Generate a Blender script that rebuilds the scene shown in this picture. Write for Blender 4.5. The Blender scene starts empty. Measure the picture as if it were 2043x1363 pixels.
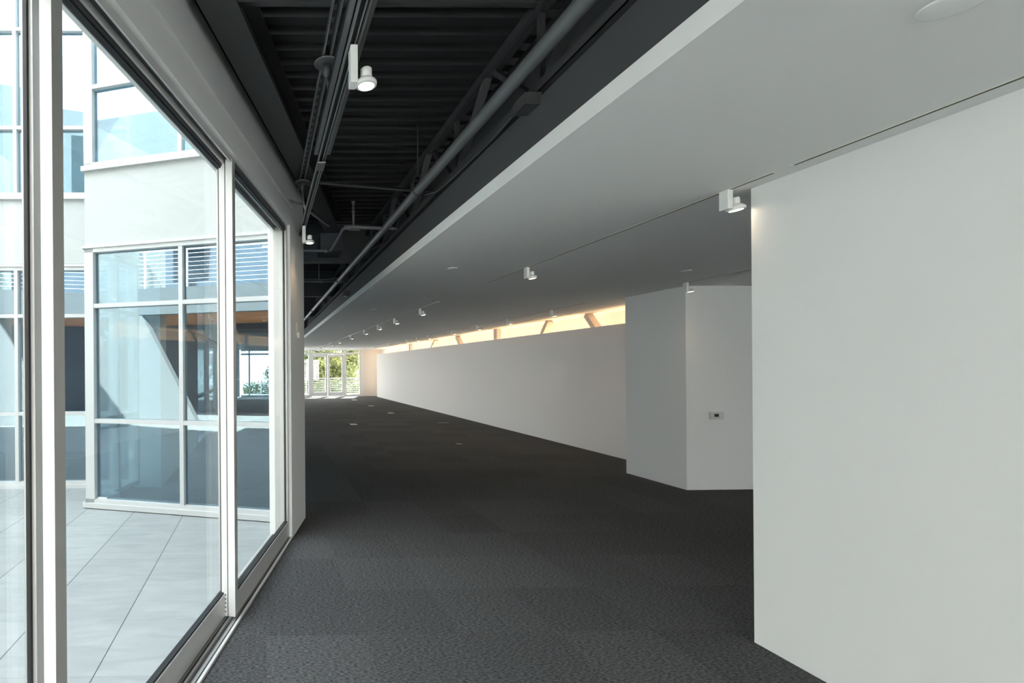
import bpy, bmesh, math, random
from mathutils import Vector, Matrix
random.seed(7)
S = bpy.context.scene
COL = S.collection
# ------------------------------------------------------------------ camera
F, PX, PY, HC = 970.0, 542.0, 735.0, 1.68
ROLL, YAW = 0.0075, 14.0/970.0
Rv = Vector((math.cos(YAW), -math.sin(YAW), 0)); Fv = Vector((math.sin(YAW), math.cos(YAW), 0)); Zv = Vector((0,0,1))
cr, sr = math.cos(ROLL), math.sin(ROLL)
cam_d = bpy.data.cameras.new('camera'); cam = bpy.data.objects.new('camera', cam_d); COL.objects.link(cam)
cx = cr*Rv - sr*Zv; cy = sr*Rv + cr*Zv; cz = -Fv
M = Matrix((cx, cy, cz)).transposed().to_4x4(); M.translation = Vector((0,0,HC)); cam.matrix_world = M
cam_d.sensor_width = 36.0; cam_d.lens = 36.0*F/2043.0
cam_d.shift_x = (1021.5-PX)/2043.0; cam_d.shift_y = (PY-681.5)/2043.0
cam_d.clip_start = 0.05; cam_d.clip_end = 300
S.camera = cam
def ray(u, v):
    a = (u-PX)/F; b = (PY-v)/F
    a2 = a*cr + b*sr; b2 = -a*sr + b*cr
    return Fv + a2*Rv + b2*Zv
def on_z(u, v, z):
    d = ray(u, v); k = (z-HC)/d.z; return Vector((0,0,HC)) + d*k
def on_x(u, v, x):
    d = ray(u, v); return Vector((0,0,HC)) + d*(x/d.x)
def on_y(u, v, y):
    d = ray(u, v); return Vector((0,0,HC)) + d*(y/d.y)
# facade frame (s along the glass line, n into the room)
Q0 = Vector((-0.184, 3.381, 0)); FA = math.radians(15.66)
T = Vector((math.sin(FA), math.cos(FA), 0)); N = Vector((math.cos(FA), -math.sin(FA), 0))
def fp(s, n, z=0.0): return Q0 + T*s + N*n + Vector((0,0,z))
def to_sn(p):
    q = p-Q0; return q.dot(T), q.dot(N)
def on_n(u, v, n):
    d = ray(u, v); o = Vector((0,0,HC)); k = (n-(o-Q0).dot(N))/d.dot(N); p = o+d*k; return to_sn(p)[0], p.z
def on_s(u, v, s):
    d = ray(u, v); o = Vector((0,0,HC)); k = (s-(o-Q0).dot(T))/d.dot(T); p = o+d*k; return to_sn(p)[1], p.z
# ------------------------------------------------------------------ materials
def srgb(r, g, b):
    f = lambda c: c/12.92 if c <= .04045 else ((c+.055)/1.055)**2.4
    return (f(r/255), f(g/255), f(b/255), 1)
def mat(name, col, rough=.6, metal=0, spec=.5, bump=0, bscale=60, var=0, emit=None, estr=0):
    m = bpy.data.materials.new(name); m.use_nodes = True; nt = m.node_tree; b = nt.nodes['Principled BSDF']
    b.inputs['Base Color'].default_value = col; b.inputs['Roughness'].default_value = rough; b.inputs['Metallic'].default_value = metal
    b.inputs['Specular IOR Level'].default_value = spec
    if bump or var:
        tc = nt.nodes.new('ShaderNodeTexCoord'); nz = nt.nodes.new('ShaderNodeTexNoise'); nz.inputs['Scale'].default_value = bscale; nz.inputs['Detail'].default_value = 4
        nt.links.new(tc.outputs['Object'], nz.inputs['Vector'])
        if bump:
            bp = nt.nodes.new('ShaderNodeBump'); bp.inputs['Strength'].default_value = bump; bp.inputs['Distance'].default_value = .004
            nt.links.new(nz.outputs['Fac'], bp.inputs['Height']); nt.links.new(bp.outputs['Normal'], b.inputs['Normal'])
        if var:
            mx = nt.nodes.new('ShaderNodeMix'); mx.data_type = 'RGBA'
            mx.inputs[6].default_value = tuple(c*(1-var) for c in col[:3])+(1,); mx.inputs[7].default_value = tuple(min(1, c*(1+var)) for c in col[:3])+(1,)
            nt.links.new(nz.outputs['Fac'], mx.inputs[0]); nt.links.new(mx.outputs[2], b.inputs['Base Color'])
    if emit:
        b.inputs['Emission Color'].default_value = emit; b.inputs['Emission Strength'].default_value = estr
    return m
def glass(name, tint, refl, f0=.04, gcol=(1,1,1,1)):
    m = bpy.data.materials.new(name); m.use_nodes = True; nt = m.node_tree; nt.nodes.clear()
    out = nt.nodes.new('ShaderNodeOutputMaterial'); tr = nt.nodes.new('ShaderNodeBsdfTransparent'); gl = nt.nodes.new('ShaderNodeBsdfGlossy')
    tr.inputs[0].default_value = tint; gl.inputs['Roughness'].default_value = 0.0; gl.inputs['Color'].default_value = gcol
    fr = nt.nodes.new('ShaderNodeLayerWeight'); fr.inputs['Blend'].default_value = .35
    mr = nt.nodes.new('ShaderNodeMapRange'); mr.inputs['To Min'].default_value = f0; mr.inputs['To Max'].default_value = refl
    nt.links.new(fr.outputs['Fresnel'], mr.inputs['Value']); mx = nt.nodes.new('ShaderNodeMixShader')
    nt.links.new(mr.outputs[0], mx.inputs[0]); nt.links.new(tr.outputs[0], mx.inputs[1]); nt.links.new(gl.outputs[0], mx.inputs[2])
    nt.links.new(mx.outputs[0], out.inputs[0]); return m
W_WALL = mat('painted gypsum', (.80,.80,.79,1), .75, bump=.04, bscale=90)
W_PART = mat('partition paint', (.80,.765,.735,1), .75, bump=.04, bscale=90)
W_CEIL = mat('ceiling paint', (.80,.80,.79,1), .85, bump=.03, bscale=60)
W_OPP = mat('grey stucco', (.20,.205,.21,1), .85)
W_OPP2 = mat('mid grey stucco', (.14,.15,.16,1), .85)
CONC = mat('terrace concrete', (.16,.16,.155,1), .85, var=.1, bscale=3)
E_FRAME = mat('exterior white window frame', (.50,.51,.51,1), .45)
W_EXT = mat('exterior stucco', (.43,.445,.44,1), .85, bump=.15, bscale=120)
W_FRAME = mat('white window aluminium', (.83,.84,.83,1), .4)
ALU = mat('satin aluminium', (.58,.57,.55,1), .38, metal=.35, var=.05, bscale=4)
ALU_W = mat('pale aluminium and daylit edge', (.80,.80,.79,1), .4, metal=.1)  # pale metal parts, and near door edges with daylight painted in
ALU_D = mat('dark track aluminium', (.10,.10,.105,1), .45, metal=.3)
GASKET = mat('black rubber gasket', (.012,.013,.015,1), .6)
STEEL2 = mat('dark grey painted steel', (.085,.085,.088,1), .5)
BLK_DECK = mat('black painted deck', (.022,.022,.024,1), .7, bump=.1)
BLK_STEEL = mat('black painted steel', (.05,.05,.052,1), .6, bump=.1)
BLK_BEAM = mat('charcoal painted beam', (.05,.05,.052,1), .6)
BLK_WALL = mat('charcoal painted board', (.06,.061,.066,1), .7, bump=.1, bscale=8)
PIPE = mat('grey painted pipe', (.13,.135,.14,1), .42, var=.08, bscale=6)
STRUT = mat('galvanised strut', (.30,.31,.31,1), .35, metal=.6, var=.15, bscale=20)
TRK = mat('grey track aluminium', (.20,.20,.205,1), .35, metal=.5)
WHT = mat('white enamel', (.82,.82,.80,1), .4)
CREAM = mat('cream track lip', (.80,.79,.68,1), .4)
SLOT = mat('track slot shadow', (.05,.045,.03,1), .6)
LENS = mat('glowing lamp lens', (1,.9,.75,1), .3, emit=(1,.80,.55,1), estr=6)
LENS_OFF = mat('dim lamp lens', (.5,.5,.5,1), .2)
STEELW = mat('tan primed steel', (.62,.55,.50,1), .6)
SCREEN = mat('black display', (.01,.012,.01,1), .2)
DECAL = mat('pale glass decal', (.35,.40,.42,1), .5)
THERM = mat('thermostat grey white plastic', (.62,.63,.61,1), .4)
NAVY = mat('dark navy panel', (.06,.07,.095,1), .6, var=.15, bscale=2)
ORANGE = mat('orange stained soffit', (.62,.25,.11,1), .6, var=.1, bscale=5)
BARK = mat('bark', (.10,.075,.05,1), .9, bump=.4)
G_DOOR = glass('clear door glass', (.83,.845,.83,1), .10, .015)
G_BAY = glass('blue tinted glass', (.62,.77,.85,1), .9, .15, (.80,.93,1,1))
G_SIDE = glass('tinted side glass', (.5,.52,.53,1), .6, .05)
G_FAR = glass('clear far glass', (.95,.97,.97,1), .6, .03)
def leafmat(name, c1, c2):
    m = bpy.data.materials.new(name); m.use_nodes = True; nt = m.node_tree; b = nt.nodes['Principled BSDF']
    oi = nt.nodes.new('ShaderNodeTexCoord'); nz = nt.nodes.new('ShaderNodeTexNoise'); nz.inputs['Scale'].default_value = 2.5
    nt.links.new(oi.outputs['Object'], nz.inputs['Vector']); rp = nt.nodes.new('ShaderNodeValToRGB')
    rp.color_ramp.elements[0].position = .35; rp.color_ramp.elements[1].position = .65
    rp.color_ramp.elements[0].color = c1; rp.color_ramp.elements[1].color = c2
    nt.links.new(nz.outputs['Fac'], rp.inputs[0]); nt.links.new(rp.outputs[0], b.inputs['Base Color']); b.inputs['Roughness'].default_value = .5
    tl = nt.nodes.new('ShaderNodeBsdfTranslucent'); nt.links.new(rp.outputs[0], tl.inputs[0]); mx = nt.nodes.new('ShaderNodeMixShader'); mx.inputs[0].default_value = .5
    nt.links.new(b.outputs[0], mx.inputs[1]); nt.links.new(tl.outputs[0], mx.inputs[2]); nt.links.new(mx.outputs[0], nt.nodes['Material Output'].inputs[0])
    return m
LEAF = leafmat('yellow green leaves', (.07,.10,.02,1), (.36,.36,.12,1))
LEAF2 = leafmat('deep green leaves', (.025,.05,.015,1), (.16,.19,.06,1))
def carpet():
    m = bpy.data.materials.new('charcoal carpet tiles'); m.use_nodes = True; nt = m.node_tree; b = nt.nodes['Principled BSDF']
    L = nt.links.new; nn = nt.nodes.new
    tc = nn('ShaderNodeTexCoord')
    sc = nn('ShaderNodeVectorMath'); sc.operation = 'SCALE'; sc.inputs['Scale'].default_value = 1/.61; L(tc.outputs['Object'], sc.inputs[0])
    fl = nn('ShaderNodeVectorMath'); fl.operation = 'FLOOR'; L(sc.outputs[0], fl.inputs[0])
    wn = nn('ShaderNodeTexWhiteNoise'); wn.noise_dimensions = '2D'; L(fl.outputs[0], wn.inputs['Vector'])
    n1 = nn('ShaderNodeTexNoise'); n1.inputs['Scale'].default_value = 300; n1.inputs['Detail'].default_value = 3; n1.inputs['Roughness'].default_value = .75; L(tc.outputs['Object'], n1.inputs['Vector'])
    mp = nn('ShaderNodeMapping'); mp.inputs['Scale'].default_value = (1, 3, 1); L(tc.outputs['Object'], mp.inputs[0])
    n2 = nn('ShaderNodeTexNoise'); n2.inputs['Scale'].default_value = 45; n2.inputs['Detail'].default_value = 2; L(mp.outputs[0], n2.inputs['Vector'])
    ad = nn('ShaderNodeMath'); ad.operation = 'MULTIPLY_ADD'; ad.inputs[1].default_value = .6; L(n1.outputs['Fac'], ad.inputs[0])
    m2 = nn('ShaderNodeMath'); m2.operation = 'MULTIPLY'; m2.inputs[1].default_value = .4; L(n2.outputs['Fac'], m2.inputs[0]); L(m2.outputs[0], ad.inputs[2])
    rp = nn('ShaderNodeValToRGB'); rp.color_ramp.elements[0].position = .40; rp.color_ramp.elements[0].color = (.009,.009,.010,1)
    rp.color_ramp.elements[1].position = .61; rp.color_ramp.elements[1].color = (.165,.165,.168,1); L(ad.outputs[0], rp.inputs[0])
    mr = nn('ShaderNodeMapRange'); mr.inputs['To Min'].default_value = .88; mr.inputs['To Max'].default_value = 1.10; L(wn.outputs['Value'], mr.inputs['Value'])
    hs = nn('ShaderNodeHueSaturation'); L(mr.outputs[0], hs.inputs['Value']); L(rp.outputs[0], hs.inputs['Color']); L(hs.outputs[0], b.inputs['Base Color'])
    b.inputs['Roughness'].default_value = .95; b.inputs['Specular IOR Level'].default_value = .1
    bp = nn('ShaderNodeBump'); bp.inputs['Strength'].default_value = .25; bp.inputs['Distance'].default_value = .003; L(n1.outputs['Fac'], bp.inputs['Height']); L(bp.outputs[0], b.inputs['Normal'])
    return m
CARPET = carpet()
def paving():
    m = bpy.data.materials.new('grey porcelain pavers'); m.use_nodes = True; nt = m.node_tree; b = nt.nodes['Principled BSDF']
    L = nt.links.new; nn = nt.nodes.new
    tc = nn('ShaderNodeTexCoord'); mp = nn('ShaderNodeMapping'); TS = .602
    p = on_z(248, 1237, 0)       # a joint crossing the paving
    q = on_z(250, 1101.9, 0)
    mp.inputs['Location'].default_value = (-(p.x)/TS+20, -(q.y)/TS+20, 0); mp.inputs['Scale'].default_value = (1/TS, 1/TS, 1); L(tc.outputs['Object'], mp.inputs[0])
    sep = nn('ShaderNodeSeparateXYZ'); L(mp.outputs[0], sep.inputs[0])
    def joint(sock, w):
        fr = nn('ShaderNodeMath'); fr.operation = 'FRACT'; L(sock, fr.inputs[0])
        s1 = nn('ShaderNodeMath'); s1.operation = 'SUBTRACT'; s1.inputs[1].default_value = .5; L(fr.outputs[0], s1.inputs[0])
        ab = nn('ShaderNodeMath'); ab.operation = 'ABSOLUTE'; L(s1.outputs[0], ab.inputs[0])
        gt = nn('ShaderNodeMath'); gt.operation = 'GREATER_THAN'; gt.inputs[1].default_value = .5-w; L(ab.outputs[0], gt.inputs[0]); return gt.outputs[0]
    jx = joint(sep.outputs['X'], .0052); jy = joint(sep.outputs['Y'], .0022)
    mxm = nn('ShaderNodeMath'); mxm.operation = 'MAXIMUM'; L(jx, mxm.inputs[0]); 
    hf = nn('ShaderNodeMath'); hf.operation = 'MULTIPLY'; hf.inputs[1].default_value = .45; L(jy, hf.inputs[0]); L(hf.outputs[0], mxm.inputs[1])
    fl = nn('ShaderNodeVectorMath'); fl.operation = 'FLOOR'; L(mp.outputs[0], fl.inputs[0]); wn = nn('ShaderNodeTexWhiteNoise'); wn.noise_dimensions = '2D'; L(fl.outputs[0], wn.inputs['Vector'])
    mp2 = nn('ShaderNodeMapping'); mp2.inputs['Scale'].default_value = (1.5, 6, 1); L(tc.outputs['Object'], mp2.inputs[0])
    nz = nn('ShaderNodeTexNoise'); nz.inputs['Scale'].default_value = 1.6; nz.inputs['Detail'].default_value = 7; nz.inputs['Distortion'].default_value = 1.0; L(mp2.outputs[0], nz.inputs['Vector'])
    rp = nn('ShaderNodeValToRGB'); rp.color_ramp.elements[0].position = .3; rp.color_ramp.elements[0].color = (.265,.28,.28,1)
    rp.color_ramp.elements[1].position = .75; rp.color_ramp.elements[1].color = (.33,.35,.35,1); L(nz.outputs['Fac'], rp.inputs[0])
    mr = nn('ShaderNodeMapRange'); mr.inputs['To Min'].default_value = .94; mr.inputs['To Max'].default_value = 1.05; L(wn.outputs['Value'], mr.inputs['Value'])
    hs = nn('ShaderNodeHueSaturation'); L(mr.outputs[0], hs.inputs['Value']); L(rp.outputs[0], hs.inputs['Color'])
    mx = nn('ShaderNodeMix'); mx.data_type = 'RGBA'; mx.inputs[7].default_value = (.03,.03,.03,1); L(mxm.outputs[0], mx.inputs[0]); L(hs.outputs[0], mx.inputs[6]); L(mx.outputs[2], b.inputs['Base Color'])
    b.inputs['Roughness'].default_value = .6; return m
PAVING = paving()
# ------------------------------------------------------------------ mesh building
class MB:
    def __init__(s): s.bm = bmesh.new(); s.mats = []
    def mi(s, m):
        if m not in s.mats: s.mats.append(m)
        return s.mats.index(m)
    def hexa(s, p, m=None, bev=0):
        vs = [s.bm.verts.new(v) for v in p]; fs = []
        for f in ((0,3,2,1),(4,5,6,7),(0,1,5,4),(1,2,6,5),(2,3,7,6),(3,0,4,7)): fs.append(s.bm.faces.new([vs[i] for i in f]))
        if bev: 
            r = bmesh.ops.bevel(s.bm, geom=list({e for f in fs for e in f.edges}), offset=bev, segments=2, affect='EDGES', profile=.6); fs = r['faces'] + [f for f in fs if f.is_valid]
        if m is not None:
            k = s.mi(m)
            for f in fs:
                if f.is_valid: f.material_index = k
        return s
    def box(s, x0, x1, y0, y1, z0, z1, m=None, bev=0):
        return s.hexa([Vector(v) for v in ((x0,y0,z0),(x1,y0,z0),(x1,y1,z0),(x0,y1,z0),(x0,y0,z1),(x1,y0,z1),(x1,y1,z1),(x0,y1,z1))], m, bev)
    def fbox(s, s0, s1, n0, n1, z0, z1, m=None, bev=0):
        # box in the facade frame
        return s.hexa([fp(s0,n1,z0), fp(s1,n1,z0), fp(s1,n0,z0), fp(s0,n0,z0), fp(s0,n1,z1), fp(s1,n1,z1), fp(s1,n0,z1), fp(s0,n0,z1)][::1], m, bev)
    def bar(s, a, b, w, h, up=Vector((0,0,1)), m=None, bev=0):
        a = Vector(a); b = Vector(b); d = (b-a).normalized(); sd = d.cross(up)
        if sd.length < 1e-4: sd = d.cross(Vector((1,0,0)))
        sd.normalize(); u = sd.cross(d).normalized(); p = []
        for c in (a, b):
            p += [c-sd*w/2-u*h/2, c+sd*w/2-u*h/2, c+sd*w/2+u*h/2, c-sd*w/2+u*h/2]
        return s.hexa(p, m, bev)
    def tube(s, pts, r, seg=12, m=None, cap=True):
        pts = [Vector(p) for p in pts]; rings = []; n = len(pts)
        rr = r if isinstance(r, (list, tuple)) else [r]*n
        ref = Vector((0,0,1)) if abs((pts[1]-pts[0]).normalized().z) < .9 else Vector((1,0,0))
        for i, p in enumerate(pts):
            d = (pts[min(i+1,n-1)]-pts[max(i-1,0)])
            if d.length < 1e-9: d = pts[i]-pts[i-1] if i else pts[1]-pts[0]
            d.normalize(); a = d.cross(ref)
            if a.length < 1e-3: a = d.cross(Vector((0,1,0)))
            a.normalize(); b = a.cross(d).normalized(); ref = b
            rings.append([s.bm.verts.new(p + (a*math.cos(2*math.pi*k/seg)+b*math.sin(2*math.pi*k/seg))*rr[i]) for k in range(seg)])
        fs = []
        for i in range(n-1):
            for k in range(seg):
                f = s.bm.faces.new((rings[i][k], rings[i][(k+1)%seg], rings[i+1][(k+1)%seg], rings[i+1][k])); f.smooth = True; fs.append(f)
        if cap: fs += [s.bm.faces.new(rings[0][::-1]), s.bm.faces.new(rings[-1])]
        if m is not None:
            k = s.mi(m)
            for f in fs: f.material_index = k
        return s
    def lathe(s, prof, mtx=Matrix(), seg=24, m=None):
        rings = []
        for r, z in prof:
            rings.append([s.bm.verts.new(mtx @ Vector((max(r,1e-5)*math.cos(2*math.pi*k/seg), max(r,1e-5)*math.sin(2*math.pi*k/seg), z))) for k in range(seg)])
        fs = []
        for i in range(len(prof)-1):
            for k in range(seg):
                f = s.bm.faces.new((rings[i][k], rings[i][(k+1)%seg], rings[i+1][(k+1)%seg], rings[i+1][k])); f.smooth = True; fs.append(f)
        fs += [s.bm.faces.new(rings[0][::-1]), s.bm.faces.new(rings[-1])]
        if m is not None:
            k = s.mi(m)
            for f in fs: f.material_index = k
        return s
    def prism(s, poly, z0, z1, m=None):
        a = [s.bm.verts.new((p[0],p[1],z0)) for p in poly]; b = [s.bm.verts.new((p[0],p[1],z1)) for p in poly]; n = len(poly)
        fs = [s.bm.faces.new(a[::-1]), s.bm.faces.new(b)] + [s.bm.faces.new((a[i],a[(i+1)%n],b[(i+1)%n],b[i])) for i in range(n)]
        if m is not None:
            k = s.mi(m)
            for f in fs: f.material_index = k
        return s
    def build(s, name, m=None, parent=None, label=None, cat=None, group=None, kind=None):
        bmesh.ops.recalc_face_normals(s.bm, faces=s.bm.faces)
        me = bpy.data.meshes.new(name); s.bm.to_mesh(me); s.bm.free()
        ms = s.mats if s.mats else [m]
        if m is not None and s.mats and m not in ms: pass
        for x in ms: me.materials.append(x)
        o = bpy.data.objects.new(name, me); COL.objects.link(o)
        if parent is not None:
            o.parent = parent; o.matrix_parent_inverse = Matrix.Translation(-parent.location) if parent.type == 'EMPTY' else Matrix()
        tag(o, label, cat, group, kind); return o
def tag(o, label=None, cat=None, group=None, kind=None):
    if label: o['label'] = label
    if cat: o['category'] = cat
    if group: o['group'] = group
    if kind: o['kind'] = kind
def thing(name, loc, label=None, cat=None, group=None, kind=None):
    o = bpy.data.objects.new(name, None); o.location = loc; o.empty_display_size = .1; COL.objects.link(o); tag(o, label, cat, group, kind); return o
def rebase(o, loc):
    # move a mesh's origin to loc
    o.data.transform(Matrix.Translation(-Vector(loc))); o.location = loc; return o
# ------------------------------------------------------------------ key numbers
CZ = 2.745; XS = 1.41; YEND = 28.6; DECK = 3.78; XW = 2.951; YW = 2.90; YB = -7.0
PN = .047                               # inner face of the facade wall
A = fp(1.96,-.14); B = fp(1.96,-2.63)    # ends of the bay front
LY = on_z(100, 972.5, 0).y               # the far courtyard face
kB = (LY - B.y)/T.y; Cc = B + T*kB       # where the bay return meets it
CI = on_z(322, 972, 0)
def P2(v): return (v[0], v[1])
st = dict(label=None, kind='structure')
# floors
MB().prism([P2(fp(-10,-.06)), P2(fp(2.0,-.06)), P2(fp(2.0,-2.6)), P2(Cc+T*.05), (-9,LY+.05), (-9,LY+3.3), (CI.x-.2,LY+3.3), (CI.x-.2,29.0), (12,29.0), (12,YB), (P2(fp(-10,-.06))[0],YB)], -.15, 0, CARPET).build('floor', label='charcoal grey carpet tile floor of the gallery hall', kind='structure')
MB().prism([(-16,-7), P2(fp(-11,-.06)), P2(fp(2.0,-.06)), P2(fp(2.0,-2.6)), P2(Cc+T*.05), (-9,LY+.05), (-16,LY+.05)], -.17, -.006, PAVING).build('floor_courtyard', label='pale grey square pavers of the courtyard outside the glass doors', kind='structure')
# ceiling slab of the low part, with white lip
MB().box(XS, 12, YB, YEND+.02, CZ, CZ+.084, W_CEIL).build('ceiling', label='flat white low ceiling with a pale front lip', kind='structure')
MB().box(XS+.035, XS+.075, YB, YEND, CZ+.084, 3.085).build('wall_soffit', BLK_WALL, label='charcoal board standing above the white ceiling lip', kind='structure')
MB().box(XS+.34, XS+.38, YB, YEND, CZ+.084, DECK).build('wall_plenum', BLK_WALL, label='dark wall behind the roof truss', kind='structure')
# corrugated deck
bm = bmesh.new(); pitch = .1524; y = YB; prof = []
while y < YEND:
    prof += [(y, DECK), (y+.066, DECK), (y+.084, DECK+.038), (y+.1344, DECK+.038)]; y += pitch
def dxmin(y):
    def ln(p, q): return p.x+(q.x-p.x)*(y-p.y)/(q.y-p.y)
    if y < A.y: return ln(fp(-10,-.1), fp(1.96,-.1))
    if y < B.y: return ln(A+T*.1, B+T*.1)
    if y < Cc.y: return ln(B, Cc)
    return CI.x-.1
v0 = [bm.verts.new((dxmin(a), a, b)) for a, b in prof]; v1 = [bm.verts.new((XS+.4, a, b)) for a, b in prof]
for i in range(len(prof)-1): bm.faces.new((v0[i], v0[i+1], v1[i+1], v1[i]))
me = bpy.data.meshes.new('ceiling_deck'); bm.to_mesh(me); bm.free(); me.materials.append(BLK_DECK)
o = bpy.data.objects.new('ceiling_deck', me); COL.objects.link(o); tag(o, 'black corrugated metal roof deck above the exposed structure', kind='structure')
# main walls
MB().box(XW, XW+.16, YB, YW, 0, CZ).build('wall_right', W_WALL, label='near white wall filling the right of the view', kind='structure')
pe = on_z(1247, 922, 0)
MB().box(6.45, 6.53, 7.3, 27.9, 0, 2.438).build('wall_partition', W_PART, label='long white partition stopping short of the ceiling', kind='structure')
c1 = on_z(1247, 944, 0); c2 = on_z(1370.5, 978, 0); c3 = on_z(1495, 976.5, 0)
MB().prism([(c2.x,c2.y),(c2.x+6,c2.y+(c3.y-c2.y)*6/(c3.x-c2.x)),(c2.x+6,c1.y),(c2.x-.02,c1.y)], 0, CZ, W_WALL).build('wall_corner', label='white projecting wall block with a thermostat on its face', kind='structure')
MB().box(6.92, 7.05, c1.y-.2, YEND, 0, CZ+.0).build('wall_slot', W_WALL, label='warmly lit wall behind the long partition', kind='structure')
MB().box(11, 11.15, YB, 7.6, 0, CZ).build('wall_side', W_WALL, kind='structure')
MB().box(-4, 12.2, YB-.15, YB, 3.0, DECK+.1).box(8, 12.2, YB-.15, YB, 0, 3.0).build('wall_back', W_WALL, kind='structure')
MB().box(-16, 14, YB-14, YB, -.25, -.02).build('floor_back', PAVING, kind='structure')  # unseen sunlit ground added to bounce light through the back glazing
MB().box(5.70, 7.05, YEND, YEND+.2, 0, DECK).build('wall_far', W_WALL, label='white end wall beside the far glass doors', kind='structure')
hz = MB(); hz.box(-1.5, 5.75, YEND, YEND+.2, CZ+.03, DECK); hz.build('wall_far_header', W_WALL, kind='structure')
MB().box(-9, 12.3, YEND+.2, YEND+.4, CZ+.08, 8.5).build('wall_far_outside', W_EXT, kind='structure')
# facade wall: header and pier, with dark paint above 3.6 m
h = MB(); h.fbox(-10, 1.473, -.18, PN, 3.09, 3.63, W_WALL); h.fbox(-10, 1.955, -.18, PN, 3.63, DECK+.02, BLK_DECK); h.fbox(1.955, 2.17, -.14, PN, 3.63, DECK+.02, BLK_DECK)
h.fbox(1.473, 1.955, -.18, PN, 0, 3.63, W_WALL); h.fbox(1.955, 2.17, -.14, PN, 0, 3.63, W_WALL); h.build('wall_left', label='white wall and pier around the sliding glass doors', kind='structure')
s_a, _ = on_n(380, 111, PN)
MB().fbox(-9.9, 1.56, PN-.004, PN+.012, 3.280, 3.302).build('trim_1', W_WALL, label='thin paint ridge along the wall above the sliding doors', kind='structure')
# upper storeys and roof masses (outside), some unseen and shaped for light
MB().prism([P2(fp(-10,-.179)), P2(fp(1.96,-.179)), P2(A), P2(A+T*.2), (12,YEND+.2), (12.2,1), P2(fp((1-fp(0,-.179).y)/T.y,-.179))], DECK+.06, 8.5, W_EXT).build('wall_upper_sky_block', kind='structure')  # unseen storey above the hall, added to block the sky
MB().prism([P2(fp(-10,-.179)), P2(fp((1-fp(0,-.179).y)/T.y,-.179)), (12.2,1), (12.2,YB), (P2(fp(-10,-.179))[0],YB)], DECK+.06, 4.1, W_EXT).build('ceiling_low_roof_unseen', kind='structure')  # unseen roof, kept low so the sun reaches the ground behind
MB().prism([P2(A+T*.25), P2(B+T*.25+N*.2), P2(Cc+T*.3+N*.2), (-9,LY+.3), (-9,LY+3.3), (CI.x-.2,LY+3.3), (CI.x-.2,YEND+.2), (2,YEND+.2)], 7.9, 8.5, W_EXT).build('ceiling_roof', kind='structure')
MB().prism([P2(A+T*.25), P2(B+T*.25+N*.2), P2(Cc+T*.3+N*.2), (-9,LY+.3), (-9,LY+3.3), (CI.x-.2,LY+3.3), (CI.x-.2,YEND+.2), (2,YEND+.2)], 3.86, 4.0, W_EXT).build('floor_upper', kind='structure')
# ------------------------------------------------------------------ bay and courtyard windows
def window(name, org, dr, L, z0, z1, cols, rows, fw, label, dep=.12, gm=G_BAY, bar_w=.05, nrm=None, sill=True, endw=None):
    """glazed wall along dr from org, length L; cols/rows = bar centres"""
    dr = dr.normalized(); nr = nrm.normalized()
    def bx(mb, a0, a1, d0, d1, zz0, zz1):
        p = lambda a, d, z: Vector((org.x, org.y, 0)) + dr*a + nr*d + Vector((0,0,z))
        mb.hexa([p(a0,d0,zz0),p(a1,d0,zz0),p(a1,d1,zz0),p(a0,d1,zz0),p(a0,d0,zz1),p(a1,d0,zz1),p(a1,d1,zz1),p(a0,d1,zz1)])
    t = thing(name, Vector((org.x, org.y, z0)), label, kind='structure')
    f = MB(); e0, e1 = endw or (fw, fw)
    bx(f, 0, e0, -dep, .012, z0, z1); bx(f, L-e1, L, -dep, .012, z0, z1); bx(f, 0, L, -dep, .012, z0, z0+fw); bx(f, 0, L, -dep, .012, z1-fw, z1)
    for c in cols: bx(f, c-bar_w/2, c+bar_w/2, -dep, .008, z0, z1)
    for r in rows: bx(f, 0, L, -dep, .004, r-bar_w/2, r+bar_w/2)
    f.build('frame', E_FRAME, t)
    if sill:
        g = MB(); bx(g, -.02, L+.02, -.02, .045, z0-.045, z0+.012); bx(g, -.02, L+.02, -.02, .03, z1-.005, z1+.03); g.build('sill', E_FRAME, t)
    g = MB(); bx(g, .02, L-.02, -.055, -.045, z0+.02, z1-.02); g.build('pane', gm, t)
    return t
Lbay = (A-B).length
mid = on_s(361.5, 735, 1.96)[0] + 2.63; lft = on_s(188, 735, 1.96)[0]+2.63
window('window_1', B, N, Lbay, .05, 3.16, [mid, mid+(mid-lft)], [1.055, 2.455], .055, 'white framed blue tinted bay window at courtyard floor level', nrm=-T, endw=(lft, .06))
window('window_2', B, N, Lbay, 4.14, 7.85, [mid, mid+(mid-lft)], [5.12, 6.55], .055, 'white framed bay window of the upper storey above the courtyard', nrm=-T, endw=(lft, .06))
sp = MB(); sp.fbox(1.96, 2.14, -2.63, -.14, 3.19, 4.10); sp.fbox(1.96, 2.14, -2.63, -.14, 7.88, 8.5)
sp.build('wall_bay', W_EXT, label='white spandrel wall between the two bay windows', kind='structure')
MB().fbox(1.97, 2.1, -2.60, -.14, 0, .03).build('trim_2', W_FRAME, label='base curb below the bay window', kind='structure')
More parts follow.
